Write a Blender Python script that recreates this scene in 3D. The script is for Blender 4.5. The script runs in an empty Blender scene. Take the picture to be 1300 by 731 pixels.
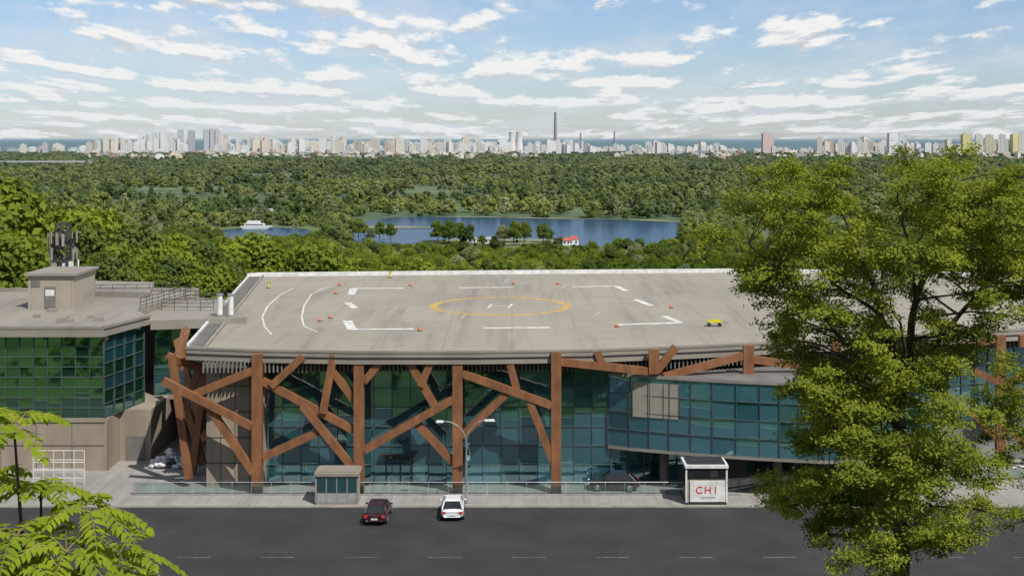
import bpy, math, random
import numpy as np
from mathutils import Vector, noise, Matrix
random.seed(7); rng = np.random.default_rng(7)
F = 1620.0; HY = 176.0; CAMZ = 30.0; LOW = -35.0
def g(px, py, z):
    d = F*(CAMZ-z)/(py-HY); return Vector(((px-650)/F*d, d, z))
def w(px, py, d):
    return Vector(((px-650)/F*d, d, CAMZ-(py-HY)*d/F))
scene = bpy.context.scene
scene.view_settings.view_transform = 'Standard'
scene.view_settings.look = 'None'
scene.view_settings.exposure = 0
# ------------------------------------------------------------ materials
def newmat(name):
    m = bpy.data.materials.new(name); m.use_nodes = True
    nt = m.node_tree; nt.nodes.clear()
    out = nt.nodes.new('ShaderNodeOutputMaterial')
    return m, nt, out
def nd(nt, t, **kw):
    n = nt.nodes.new(t)
    for k, v in kw.items(): setattr(n, k, v)
    return n
def mixc(nt, fac, a, b, blend='MIX'):
    n = nt.nodes.new('ShaderNodeMix'); n.data_type = 'RGBA'; n.blend_type = blend
    for s, v in ((n.inputs[0], fac), (n.inputs[6], a), (n.inputs[7], b)):
        if isinstance(v, bpy.types.NodeSocket): nt.links.new(v, s)
        elif isinstance(v, (int, float)): s.default_value = v
        else: s.default_value = (v[0], v[1], v[2], 1)
    return n.outputs[2]
def maprange(nt, v, a, b, c=0.0, d=1.0, smooth=False):
    n = nt.nodes.new('ShaderNodeMapRange'); nt.links.new(v, n.inputs[0])
    n.inputs[1].default_value = a; n.inputs[2].default_value = b
    n.inputs[3].default_value = c; n.inputs[4].default_value = d
    if smooth: n.interpolation_type = 'SMOOTHSTEP'
    return n.outputs[0]
def tnoise(nt, vec, scale, detail=4, rough=0.55):
    n = nt.nodes.new('ShaderNodeTexNoise'); n.inputs['Scale'].default_value = scale
    n.inputs['Detail'].default_value = detail; n.inputs['Roughness'].default_value = rough
    if vec is not None: nt.links.new(vec, n.inputs['Vector'])
    return n.outputs['Fac']
def pos(nt):
    return nt.nodes.new('ShaderNodeNewGeometry').outputs['Position']
def haze(nt, col, hc=(0.155, 0.205, 0.195), d0=600, d1=9000, mx=0.85):  # aerial haze painted into the base colour, stronger with world Y
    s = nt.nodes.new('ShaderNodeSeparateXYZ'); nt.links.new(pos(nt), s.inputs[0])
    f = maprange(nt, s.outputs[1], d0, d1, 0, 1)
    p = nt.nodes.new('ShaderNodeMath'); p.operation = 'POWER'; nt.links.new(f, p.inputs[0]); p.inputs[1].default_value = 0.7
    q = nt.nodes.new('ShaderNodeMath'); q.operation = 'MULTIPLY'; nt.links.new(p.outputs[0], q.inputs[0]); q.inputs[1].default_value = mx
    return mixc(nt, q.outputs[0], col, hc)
def simple(name, c1, c2=None, scale=1.0, rough=0.7, bump=0.0, metal=0.0, detail=6, stretch=None, lo=0.35, hi=0.65):
    m, nt, out = newmat(name)
    b = nd(nt, 'ShaderNodeBsdfPrincipled'); b.inputs['Roughness'].default_value = rough
    b.inputs['Metallic'].default_value = metal
    tc = nd(nt, 'ShaderNodeTexCoord'); vec = tc.outputs['Object']
    if stretch:
        mp = nd(nt, 'ShaderNodeMapping'); mp.inputs['Scale'].default_value = stretch
        nt.links.new(vec, mp.inputs[0]); vec = mp.outputs[0]
    if c2 is None: c2 = tuple(x*0.8 for x in c1)
    n = tnoise(nt, vec, scale, detail)
    f = maprange(nt, n, lo, hi)
    nt.links.new(mixc(nt, f, c1, c2), b.inputs['Base Color'])
    if bump:
        bp = nd(nt, 'ShaderNodeBump'); bp.inputs['Strength'].default_value = bump; bp.inputs['Distance'].default_value = 0.05
        nt.links.new(tnoise(nt, vec, scale*6, 4), bp.inputs['Height']); nt.links.new(bp.outputs[0], b.inputs['Normal'])
    nt.links.new(b.outputs[0], out.inputs[0]); return m
def foliage(name, ca, cb, cc, nscale=0.25, trans=0.35, hz=False):
    m, nt, out = newmat(name)
    oi = nd(nt, 'ShaderNodeObjectInfo')
    c = mixc(nt, oi.outputs['Random'], ca, cb)
    n = maprange(nt, tnoise(nt, pos(nt), nscale, 3), 0.35, 0.7)
    c = mixc(nt, n, c, cc)
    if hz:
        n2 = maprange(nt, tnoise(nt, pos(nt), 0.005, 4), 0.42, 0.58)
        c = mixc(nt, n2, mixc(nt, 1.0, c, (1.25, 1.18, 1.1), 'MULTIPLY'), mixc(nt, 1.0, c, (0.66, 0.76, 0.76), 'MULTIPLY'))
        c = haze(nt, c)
    d = nd(nt, 'ShaderNodeBsdfDiffuse'); t = nd(nt, 'ShaderNodeBsdfTranslucent')
    nt.links.new(c, d.inputs[0]); nt.links.new(mixc(nt, 1.0, c, (1.3, 1.25, 0.5), 'MULTIPLY'), t.inputs[0])
    mx = nd(nt, 'ShaderNodeMixShader'); mx.inputs[0].default_value = trans
    nt.links.new(d.outputs[0], mx.inputs[1]); nt.links.new(t.outputs[0], mx.inputs[2])
    nt.links.new(mx.outputs[0], out.inputs[0]); return m
def glassmat(name, tint, gl, fac, rough=0.02, diff=None, dfac=0.0):
    m, nt, out = newmat(name)
    t = nd(nt, 'ShaderNodeBsdfTransparent'); t.inputs[0].default_value = (*tint, 1)
    base = t.outputs[0]
    if diff:
        df = nd(nt, 'ShaderNodeBsdfDiffuse'); df.inputs[0].default_value = (*diff, 1)  # even diffuse share painted in place of brighter sky and tree reflections
        m0 = nd(nt, 'ShaderNodeMixShader'); m0.inputs[0].default_value = dfac
        nt.links.new(base, m0.inputs[1]); nt.links.new(df.outputs[0], m0.inputs[2]); base = m0.outputs[0]
    gg = nd(nt, 'ShaderNodeBsdfGlossy'); gg.inputs['Color'].default_value = (*gl, 1); gg.inputs['Roughness'].default_value = rough
    mx = nd(nt, 'ShaderNodeMixShader'); lw = nd(nt, 'ShaderNodeLayerWeight'); lw.inputs[0].default_value = 0.35
    f = maprange(nt, lw.outputs['Fresnel'], 0, 1, fac, 1.0)
    nt.links.new(f, mx.inputs[0]); nt.links.new(base, mx.inputs[1]); nt.links.new(gg.outputs[0], mx.inputs[2])
    nt.links.new(mx.outputs[0], out.inputs[0]); return m

M_conc = simple('concrete_panel', (0.30, 0.25, 0.19), (0.22, 0.185, 0.145), 0.5, 0.85, 0.2, stretch=(1, 1, 0.3))
M_concd = simple('concrete_dark', (0.16, 0.15, 0.135), (0.11, 0.105, 0.10), 0.6, 0.85, 0.2)
M_fascia = simple('fascia_metal', (0.27, 0.245, 0.205), (0.205, 0.185, 0.155), 0.3, 0.6)
M_white = simple('white_paint', (0.70, 0.70, 0.68), (0.5, 0.5, 0.48), 1.5, 0.6)
M_mark = simple('worn_white_marking', (0.66, 0.66, 0.64), (0.34, 0.33, 0.30), 1.6, 0.8, detail=9)
M_road = simple('worn_road_paint', (0.22, 0.22, 0.21), (0.06, 0.06, 0.06), 1.6, 0.8, detail=9)
M_yel = simple('worn_yellow_marking', (0.52, 0.33, 0.05), (0.32, 0.24, 0.10), 1.2, 0.8, detail=9)
M_orange = simple('orange_lamp', (0.7, 0.16, 0.02), (0.5, 0.11, 0.02), 3, 0.4)
M_yellow = simple('yellow_paint', (0.60, 0.55, 0.03), (0.45, 0.40, 0.03), 3, 0.4)
M_dark = simple('dark_metal', (0.035, 0.035, 0.038), (0.02, 0.02, 0.022), 2, 0.5)
M_slat = simple('soffit_slats', (0.20, 0.19, 0.175), (0.13, 0.125, 0.115), 1, 0.7)
M_mull = simple('mullion_metal', (0.10, 0.13, 0.13), (0.06, 0.08, 0.08), 1, 0.45, metal=0.3)
M_steel = simple('galvanised_steel', (0.45, 0.46, 0.47), (0.3, 0.31, 0.32), 2, 0.4, metal=0.6)
M_wood = simple('brown_beam_cladding', (0.25, 0.108, 0.042), (0.135, 0.054, 0.022), 1.6, 0.65, 0.25, detail=10, stretch=(1, 1, 0.35), lo=0.3, hi=0.7)
M_inter = simple('interior_plaster', (0.60, 0.60, 0.57), (0.42, 0.42, 0.40), 0.3, 0.8)
M_interd = simple('interior_floor', (0.28, 0.28, 0.28), (0.12, 0.12, 0.12), 0.4, 0.5)
M_asph = simple('asphalt', (0.030, 0.030, 0.031), (0.018, 0.018, 0.019), 0.25, 0.9, 0.3, detail=12)
M_kerb = simple('kerb_stone', (0.30, 0.29, 0.27), (0.2, 0.19, 0.18), 1, 0.85)
M_bark = simple('bark', (0.075, 0.055, 0.038), (0.035, 0.026, 0.02), 2.5, 0.95, 0.6, stretch=(1, 1, 0.3))
M_sand = simple('sand', (0.26, 0.25, 0.17), (0.13, 0.16, 0.07), 0.05, 0.95)
M_sack = simple('white_sack_fabric', (0.66, 0.66, 0.68), (0.45, 0.45, 0.47), 4, 0.7)
M_blind = simple('beige_screen_panel', (0.30, 0.27, 0.215), (0.25, 0.225, 0.18), 1.0, 0.8)
M_red = simple('red_letters', (0.6, 0.03, 0.03), (0.5, 0.03, 0.03), 3, 0.5)
M_tyre = simple('tyre_rubber', (0.02, 0.02, 0.02), (0.03, 0.03, 0.03), 4, 0.9)
G1 = glassmat('facade_glass_teal', (0.30, 0.66, 0.70), (0.55, 0.82, 0.90), 0.34, diff=(0.07, 0.24, 0.28), dfac=.38)
G2 = glassmat('facade_glass_blue', (0.28, 0.62, 0.68), (0.60, 0.86, 0.95), 0.38, diff=(0.085, 0.27, 0.33), dfac=.42)
G3 = glassmat('facade_glass_dark', (0.22, 0.54, 0.57), (0.44, 0.72, 0.78), 0.32, diff=(0.035, 0.15, 0.175), dfac=.32)
GB1 = glassmat('bay_glass', (0.25, 0.55, 0.60), (0.52, 0.76, 0.86), 0.30, diff=(0.09, 0.26, 0.31), dfac=.55)
GB2 = glassmat('bay_glass_dark', (0.20, 0.48, 0.54), (0.46, 0.70, 0.80), 0.30, diff=(0.06, 0.20, 0.245), dfac=.5)
GG = glassmat('wing_glass_green', (0.07, 0.22, 0.15), (0.42, 0.68, 0.52), 0.62, diff=(0.028, 0.10, 0.06), dfac=.5)
GG2 = glassmat('wing_glass_green_dark', (0.06, 0.19, 0.13), (0.38, 0.62, 0.47), 0.60, diff=(0.022, 0.09, 0.05), dfac=.5)
GB = glassmat('balustrade_glass', (0.62, 0.78, 0.76), (0.8, 0.9, 0.9), 0.12)
GCAR = simple('car_window_glass', (0.015, 0.02, 0.022), (0.01, 0.012, 0.014), 1, 0.06)
def pavemat(name, c1, c2, mortar, bw, rh, stain=(0.16, 0.15, 0.14), ms=0.045):
    m, nt, out = newmat(name)
    b = nd(nt, 'ShaderNodeBsdfPrincipled'); b.inputs['Roughness'].default_value = 0.85
    tc = nd(nt, 'ShaderNodeTexCoord')
    br = nd(nt, 'ShaderNodeTexBrick'); br.offset = 0.0
    br.inputs['Scale'].default_value = 1.0; br.inputs['Brick Width'].default_value = bw; br.inputs['Row Height'].default_value = rh
    br.inputs['Mortar Size'].default_value = ms; br.inputs['Color1'].default_value = (*c1, 1); br.inputs['Color2'].default_value = (*c2, 1)
    br.inputs['Mortar'].default_value = (*mortar, 1)
    nt.links.new(tc.outputs['Object'], br.inputs['Vector'])
    f = maprange(nt, tnoise(nt, tc.outputs['Object'], 0.07, 8, 0.65), 0.42, 0.66, 0, 0.8)
    c = mixc(nt, f, br.outputs['Color'], stain)
    f2 = maprange(nt, tnoise(nt, tc.outputs['Object'], 0.8, 10, 0.75), 0.35, 0.72, 0, 0.5)
    c = mixc(nt, f2, c, tuple(x*1.18 for x in c1))
    mp = nd(nt, 'ShaderNodeMapping'); mp.inputs['Scale'].default_value = (1.6, 0.12, 1); nt.links.new(tc.outputs['Object'], mp.inputs[0])
    f3 = maprange(nt, tnoise(nt, mp.outputs[0], 0.35, 8, 0.7), 0.50, 0.70, 0, 0.65)
    c = mixc(nt, f3, c, tuple(x*0.75 for x in stain))
    nt.links.new(c, b.inputs['Base Color']); nt.links.new(b.outputs[0], out.inputs[0]); return m
M_deck = pavemat('helipad_concrete', (0.272, 0.247, 0.198), (0.25, 0.226, 0.182), (0.155, 0.141, 0.118), 6.0, 6.0, (0.195, 0.177, 0.145))
M_pave = pavemat('plaza_paving', (0.28, 0.27, 0.25), (0.24, 0.23, 0.215), (0.13, 0.12, 0.11), 1.0, 1.0, (0.18, 0.17, 0.155), .02)
M_wroof = pavemat('wing_roofing', (0.24, 0.22, 0.182), (0.22, 0.20, 0.168), (0.15, 0.14, 0.13), 2.0, 9.0, (0.155, 0.143, 0.125))
M_wroof2 = pavemat('box_cladding', (0.33, 0.285, 0.23), (0.30, 0.265, 0.215), (0.2, 0.18, 0.15), 2.0, 2.0, (0.26, 0.23, 0.2))
# ------------------------------------------------------------ mesh builder
class MB:
    def __init__(s): s.v = []; s.f = []; s.m = []
    def face(s, pts, mi=0):
        b = len(s.v); s.v += [tuple(p) for p in pts]; s.f.append(tuple(range(b, b+len(pts)))); s.m.append(mi)
    def hexa(s, c, mi=0):
        b = len(s.v); s.v += [tuple(p) for p in c]
        for q in ((0,3,2,1),(4,5,6,7),(0,1,5,4),(1,2,6,5),(2,3,7,6),(3,0,4,7)):
            s.f.append(tuple(b+i for i in q)); s.m.append(mi)
    def box(s, x0, x1, y0, y1, z0, z1, mi=0):
        s.hexa([(x0,y0,z0),(x1,y0,z0),(x1,y1,z0),(x0,y1,z0),(x0,y0,z1),(x1,y0,z1),(x1,y1,z1),(x0,y1,z1)], mi)
    def beam(s, p0, p1, wd, th, mi=0, side=Vector((0,1,0)), wd1=None):
        p0 = Vector(p0); p1 = Vector(p1); a = (p1-p0).normalized()
        if abs(a.dot(side)) > 0.98: side = Vector((1,0,0))
        u = a.cross(side).normalized(); v = u.cross(a).normalized()
        if wd1 is None: wd1 = wd
        c = []
        for p, ww in ((p0, wd), (p1, wd1)):
            for i, j in ((-1,-1),(1,-1),(1,1),(-1,1)): c.append(p+u*i*ww/2+v*j*th/2)
        s.hexa(c, mi)
    def cyl(s, p0, p1, r0, r1, n=8, mi=0, cap=True):
        p0 = Vector(p0); p1 = Vector(p1); a = (p1-p0).normalized()
        ref = Vector((0,0,1)) if abs(a.z) < 0.95 else Vector((1,0,0))
        u = a.cross(ref).normalized(); v = a.cross(u)
        b = len(s.v)
        for p, r in ((p0, r0), (p1, r1)):
            for i in range(n):
                t = 2*math.pi*i/n; s.v.append(tuple(p+u*math.cos(t)*r+v*math.sin(t)*r))
        for i in range(n):
            j = (i+1) % n; s.f.append((b+i, b+j, b+n+j, b+n+i)); s.m.append(mi)
        if cap:
            s.f.append(tuple(b+n+i for i in range(n))); s.m.append(mi)
            s.f.append(tuple(b+n-1-i for i in range(n))); s.m.append(mi)
    def prism(s, poly, z0, z1, mt=0, ms=0):
        n = len(poly); b = len(s.v)
        s.v += [(p[0], p[1], z0) for p in poly]+[(p[0], p[1], z1) for p in poly]
        s.f.append(tuple(b+n+i for i in range(n))); s.m.append(mt)
        s.f.append(tuple(b+n-1-i for i in range(n))); s.m.append(ms)
        for i in range(n):
            j = (i+1) % n; s.f.append((b+i, b+j, b+n+j, b+n+i)); s.m.append(ms)
    def obj(s, name, mats, parent=None, smooth=False, loc=None):
        me = bpy.data.meshes.new(name); me.from_pydata(s.v, [], s.f)
        for m in mats: me.materials.append(m)
        me.polygons.foreach_set('material_index', s.m)
        if smooth: me.polygons.foreach_set('use_smooth', [True]*len(s.f))
        me.update(); o = bpy.data.objects.new(name, me); scene.collection.objects.link(o)
        if parent: o.parent = parent
        if loc: o.location = loc
        return o
def empty(name, loc=(0,0,0)):
    o = bpy.data.objects.new(name, None); o.empty_display_size = 0.5; o.location = loc
    scene.collection.objects.link(o); return o
def interp(pts, t):
    for (a, b), (c, d) in zip(pts, pts[1:]):
        if t <= c: return b+(d-b)*max(0, (t-a))/(c-a)
    return pts[-1][1]
def inpoly(x, y, P):
    r = False; j = len(P)-1
    for i in range(len(P)):
        if (P[i][1] > y) != (P[j][1] > y) and x < (P[j][0]-P[i][0])*(y-P[i][1])/(P[j][1]-P[i][1])+P[i][0]: r = not r
        j = i
    return r
# ------------------------------------------------------------ terrain
PROF = [(-400,52),(-120,42),(-30,33),(-4,28.3),(2,28),(10,23.0),(40,11),(70,2),(80,-0.02),(178,-0.02),(200,-6),(250,-19),(330,-34),(345,LOW)]
def hgt(x, y):
    z = interp(PROF, y)
    if y < 75 or (190 < y < 330): z += noise.noise((x*0.03, y*0.03, 0))*1.2*(1 if y > 5 else 0.2)*(min(1,(75-y)/10) if y < 75 else 1)
    return z
def mk_terrain():
    ys = [-400,-250,-120,-60,-30,-10,-4,2,6,10,16,22,28,34,40,48,56,64,70,75,80,100,130,178,184,190,200,215,230,250,270,290,310,330,345,400,600,900,1500,2500,4000,7000,12000,25000,60000,200000]
    xs = [-200000,-50000,-15000,-6000,-2500,-1000,-500]+list(range(-300,301,15))+[500,1000,2500,6000,15000,50000,200000]
    v = [(x, y, hgt(x, y)) for y in ys for x in xs]; nx = len(xs)
    f = [(j*nx+i, j*nx+i+1, (j+1)*nx+i+1, (j+1)*nx+i) for j in range(len(ys)-1) for i in range(nx-1)]
    m, nt, out = newmat('grass_and_plain')
    P = pos(nt)
    c = mixc(nt, maprange(nt, tnoise(nt, P, 0.15, 8), 0.35, 0.65), (0.085, 0.115, 0.035), (0.05, 0.075, 0.025))
    mp = nd(nt, 'ShaderNodeMapping'); mp.inputs['Scale'].default_value = (0.0012, 0.004, 0); nt.links.new(P, mp.inputs[0])
    c = mixc(nt, maprange(nt, tnoise(nt, mp.outputs[0], 1, 8, 0.7), 0.46, 0.62, 0, 0.75), c, (0.19, 0.21, 0.08))
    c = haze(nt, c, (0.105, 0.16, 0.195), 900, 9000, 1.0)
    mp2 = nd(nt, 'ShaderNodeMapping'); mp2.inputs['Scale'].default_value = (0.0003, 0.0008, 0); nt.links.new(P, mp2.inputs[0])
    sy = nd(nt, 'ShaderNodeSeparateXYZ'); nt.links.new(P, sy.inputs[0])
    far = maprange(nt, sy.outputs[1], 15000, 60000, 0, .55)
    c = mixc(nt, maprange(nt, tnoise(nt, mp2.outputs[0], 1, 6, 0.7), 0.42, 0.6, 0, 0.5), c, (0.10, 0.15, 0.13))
    c = mixc(nt, far, c, (0.24, 0.31, 0.37))  # farthest plain pales to blue: more aerial haze painted into its colour
    d = nd(nt, 'ShaderNodeBsdfDiffuse'); nt.links.new(c, d.inputs[0]); nt.links.new(d.outputs[0], out.inputs[0])
    me = bpy.data.meshes.new('ground'); me.from_pydata(v, [], f); me.materials.append(m)
    me.polygons.foreach_set('use_smooth', [True]*len(f)); me.update()
    o = bpy.data.objects.new('ground', me); scene.collection.objects.link(o)
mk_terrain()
# ------------------------------------------------------------ river
RV1 = [(442,302),(448,287),(470,280.5),(500,276.5),(540,275.5),(620,276.5),(700,278.5),(770,278.5),(830,280.5),(862,283),(868,292),(850,316),(770,322),(722,311),(700,305.5),(540,305.5),(500,316),(470,318)]
RV2 = [(262,300),(280,292.5),(310,290),(345,289),(388,291),(410,299),(400,314),(300,318)]
RW = [[tuple(g(a, b, LOW)[:2]) for a, b in R] for R in (RV1, RV2)]
def river():
    m, nt, out = newmat('river_water')
    mp = nd(nt, 'ShaderNodeMapping'); mp.inputs['Scale'].default_value = (0.02, 0.12, 0.1); nt.links.new(pos(nt), mp.inputs[0])
    bp = nd(nt, 'ShaderNodeBump'); bp.inputs['Strength'].default_value = 0.35; bp.inputs['Distance'].default_value = 0.5
    nz = tnoise(nt, mp.outputs[0], 1, 8, .65); nt.links.new(nz, bp.inputs['Height'])
    df = nd(nt, 'ShaderNodeBsdfDiffuse'); nt.links.new(mixc(nt, maprange(nt, nz, .35, .65), (0.028, 0.06, 0.105), (0.05, 0.095, 0.15)), df.inputs[0])
    gl = nd(nt, 'ShaderNodeBsdfGlossy'); gl.inputs['Color'].default_value = (0.55, 0.64, 0.76, 1); gl.inputs['Roughness'].default_value = 0.10
    nt.links.new(bp.outputs[0], gl.inputs['Normal'])
    mx = nd(nt, 'ShaderNodeMixShader'); mx.inputs[0].default_value = 0.40
    nt.links.new(df.outputs[0], mx.inputs[1]); nt.links.new(gl.outputs[0], mx.inputs[2]); nt.links.new(mx.outputs[0], out.inputs[0])
    B = MB()
    for P in RW: B.face([(x, y, LOW+0.3) for x, y in P])
    B.obj('river', [m])
    S = MB()
    for R in ([(455,291),(470,287.5),(520,288.5),(556,289.5),(552,290.5),(500,290.3)], [(560,308),(575,304.6),(700,304.4),(715,309),(640,312)], [(540,275.8),(620,276.8),(700,278.7),(770,278.8),(860,283.2),(830,279.8),(700,277.6),(600,275.6)]):
        S.face([(*g(a, b, LOW)[:2], LOW+0.6) for a, b in R])
    S.obj('sandbank', [M_sand])
river()
# ------------------------------------------------------------ tree prototypes and leaf meshes
def leaf_quads(C, N, size, aspect=0.6, jit=0.6):
    n = len(C); N = N+rng.normal(0, jit, (n, 3)); N /= np.linalg.norm(N, axis=1)[:, None]+1e-9
    R = rng.normal(0, 1, (n, 3)); U = np.cross(N, R); U /= np.linalg.norm(U, axis=1)[:, None]+1e-9
    V = np.cross(N, U); s = size*rng.uniform(0.6, 1.3, (n, 1))
    q = np.stack([C-U*s*.5, C-V*s*.5*aspect+U*s*.05, C+U*s*.5, C+V*s*.5*aspect+U*s*.05], 1)
    return q.reshape(-1, 3)
def add_leaves(B, q, mi):
    b = len(B.v); n = len(q)//4; B.v += q.tolist()
    B.f += (np.arange(n*4).reshape(-1, 4)+b).tolist(); B.m += [mi]*n
def shell(c, r, n, squash=0.75, inner=0.5, up=0.5):
    d = rng.normal(0, 1, (n, 3)); d /= np.linalg.norm(d, axis=1)[:, None]
    rr = r*rng.uniform(inner, 1.05, (n, 1))
    lump = 1+0.22*np.sin(d[:, :1]*5+c[0])*np.sin(d[:, 1:2]*6+c[1])
    P = np.array(c)+d*rr*lump*np.array([1, 1, squash]); return P, d+np.array([0, 0, up])
def proto(name, H, R, nclump, leaves, lsize, mat, trunk=True, seed=1, asp=.6, jit=.6):
    rs = random.Random(seed); B = MB()
    if trunk:
        B.cyl((0,0,-1.5), (0.1,0,H*0.5), R*0.06, R*0.035, 7, 0)
    for k in range(nclump):
        t = rs.random(); z = H*(0.32+0.6*t); prof = math.sin(math.pi*min(1, (0.18+0.82*t)))**0.6*(1-0.25*t)
        a = rs.random()*6.28; rad = R*prof*math.sqrt(rs.random())*0.8
        c = (math.cos(a)*rad, math.sin(a)*rad, z); r = R*rs.uniform(0.24, 0.44)
        if trunk: B.cyl((0,0,H*0.3), c, R*0.025, R*0.008, 4, 0, False)
        P, N = shell(c, r, leaves); add_leaves(B, leaf_quads(P, N, lsize, asp, jit), 1)
    me = bpy.data.meshes.new(name); me.from_pydata(B.v, [], B.f); me.materials.append(M_bark); me.materials.append(mat)
    me.polygons.foreach_set('material_index', B.m); me.update()
    return bpy.data.objects.new(name, me)
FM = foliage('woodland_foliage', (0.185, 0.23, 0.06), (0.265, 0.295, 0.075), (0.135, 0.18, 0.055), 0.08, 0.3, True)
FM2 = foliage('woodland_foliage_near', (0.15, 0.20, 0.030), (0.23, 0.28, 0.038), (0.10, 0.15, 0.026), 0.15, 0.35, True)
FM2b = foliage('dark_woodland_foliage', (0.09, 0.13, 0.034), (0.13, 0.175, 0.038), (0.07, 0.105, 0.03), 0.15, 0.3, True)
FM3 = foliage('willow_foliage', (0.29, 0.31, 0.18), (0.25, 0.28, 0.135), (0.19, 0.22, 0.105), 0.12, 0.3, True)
def mkcol(name, obs):
    c = bpy.data.collections.new(name)
    for o in obs: c.objects.link(o)
    return c
C_near = mkcol('deciduous_tree_kinds', [proto('deciduous_tree', 14, 6, 26, 300, 0.72, FM2, True, s) for s in (1, 2, 3)]+[proto('linden_tree', 14, 6.4, 26, 300, 0.7, FM2b, True, 5), proto('willow_tree', 12, 6, 22, 300, 0.65, FM3, True, 9)])
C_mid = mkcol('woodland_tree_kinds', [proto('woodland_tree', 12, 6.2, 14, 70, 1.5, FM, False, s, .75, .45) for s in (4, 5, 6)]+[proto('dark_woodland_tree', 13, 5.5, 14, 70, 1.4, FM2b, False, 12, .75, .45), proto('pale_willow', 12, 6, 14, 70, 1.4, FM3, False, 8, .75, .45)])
C_bush = mkcol('bush_kinds', [proto('bush', 2.6, 2.0, 10, 120, 0.35, FM2, False, s) for s in (14, 15)])
def scatter(name, pts, scl, col):
    me = bpy.data.meshes.new(name); me.from_pydata(pts, [], [])
    a = me.attributes.new('scl', 'FLOAT_VECTOR', 'POINT'); a.data.foreach_set('vector', [c for s in scl for c in s])
    o = bpy.data.objects.new(name, me); scene.collection.objects.link(o)
    ng = bpy.data.node_groups.new(name, 'GeometryNodeTree')
    ng.interface.new_socket(name='Geometry', in_out='INPUT', socket_type='NodeSocketGeometry')
    ng.interface.new_socket(name='Geometry', in_out='OUTPUT', socket_type='NodeSocketGeometry')
    gi = ng.nodes.new('NodeGroupInput'); go = ng.nodes.new('NodeGroupOutput')
    ip = ng.nodes.new('GeometryNodeInstanceOnPoints'); ci = ng.nodes.new('GeometryNodeCollectionInfo')
    ci.inputs['Collection'].default_value = col; ci.inputs['Separate Children'].default_value = True; ci.inputs['Reset Children'].default_value = True
    na = ng.nodes.new('GeometryNodeInputNamedAttribute'); na.data_type = 'FLOAT_VECTOR'; na.inputs['Name'].default_value = 'scl'
    rv = ng.nodes.new('FunctionNodeRandomValue'); rv.data_type = 'FLOAT_VECTOR'
    rv.inputs[0].default_value = (0,0,0); rv.inputs[1].default_value = (0,0,6.283)
    L = ng.links.new
    L(gi.outputs[0], ip.inputs['Points']); L(ci.outputs[0], ip.inputs['Instance']); ip.inputs['Pick Instance'].default_value = True
    L(rv.outputs[0], ip.inputs['Rotation']); L([s for s in na.outputs if s.enabled][0], ip.inputs['Scale']); L(ip.outputs[0], go.inputs[0])
    md = o.modifiers.new('instances', 'NODES'); md.node_group = ng
    return o
def wet(x, y): return any(inpoly(x, y, P) for P in RW)
pts = []; scl = []
while len(pts) < 4700:
    y = math.sqrt(random.uniform(182**2, 800**2)); x = random.uniform(-0.62, 0.62)*y
    px = 650+x/y*F
    if wet(x, y) or wet(x, y+14): continue
    if 520 < px < 760 and y > 700 and random.random() < .6: continue
    n = noise.noise((x*0.02, y*0.02, 3))
    if y < 300: s = (interp([(0,1.7),(200,1.42),(640,1.25),(700,0.85),(1300,.85)], px))*random.uniform(0.75, 1.12)
    else: s = random.uniform(0.6, 1.0)
    s *= 1+0.3*n
    if y > 560: s = min(s, 0.88)
    if y > 690 and 425 < px < 860: s = min(s, random.uniform(.2, .42))
    pts.append((x, y, hgt(x, y)-0.5)); scl.append((s*1.05, s*1.05, s))
for px, d, s in ((556,800,1.0),(570,785,1.05),(584,792,0.95),(597,790,0.85),(640,800,0.95),(652,788,1.05),(666,795,0.95),(690,792,0.9),(698,800,0.6),(470,815,0.7),(482,830,0.8),(496,820,0.75),(612,770,0.5),(628,775,0.45),(712,780,0.5),(455,840,.9),(446,845,.8),(463,850,.6)):
    pts.append(((px-650)/F*d, d, LOW)); scl.append((s, s, s))
for i in range(80):
    x = random.uniform(-98, -57); y = random.uniform(124, 184)
    s = random.uniform(1.0, 1.45); pts.append((x, y, hgt(x, y)) if x < -66 or y > 146 else (x-12, y+22, 0)); scl.append((s, s, s))
for i in range(30):
    x = random.uniform(-58, -34); y = random.uniform(160, 182); s = random.uniform(0.85, 1.15); pts.append((x, y, 0)); scl.append((s, s, s))
for i in range(90):
    x = random.uniform(-110, 110); y = random.uniform(-100, -22); s = random.uniform(0.7, 1.1); pts.append((x, y, hgt(x, y))); scl.append((s, s, s))
scatter('hillside_woods', pts, scl, C_near)
pts = []; scl = []
while len(pts) < 43000:
    y = math.sqrt(random.uniform(1000**2, 5600**2)); x = random.uniform(-0.50, 0.50)*y
    if wet(x, y) or wet(x, y-9): continue
    if y < 1035 and 255 < 650+x/y*F < 700: continue
    n = noise.noise((x*0.0016, y*0.003, 1))+0.5*noise.noise((x*0.006, y*0.009, 5))
    if n > 0.20 and y > 1250: continue
    s = random.uniform(0.6, 1.25)*(1+0.55*noise.noise((x*0.008, y*0.008, 9)))
    k = 1+min(1, max(0, (y-1500)/2500))*0.9
    if y > 4500: s *= 0.7
    pts.append((x, y, LOW-1)); scl.append((s*k, s*k, s))
for i in range(900):
    d = random.uniform(760, 1075); px = random.choice([random.uniform(-80, 262), random.uniform(868, 1400), random.uniform(415, 442), random.uniform(868, 960)])
    x = (px-650)/F*d
    if not wet(x, d): s = random.uniform(0.6, 1.0); pts.append((x, d, LOW-1)); scl.append((s, s, s))
for i in range(140):
    px = random.uniform(265, 440); d = random.uniform(935, 1075); x = (px-650)/F*d
    if not wet(x, d) and not wet(x, d-12): s = random.uniform(.4, .9); pts.append((x, d, LOW-1)); scl.append((s, s, s))
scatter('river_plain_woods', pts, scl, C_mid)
pts = []; scl = []
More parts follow.
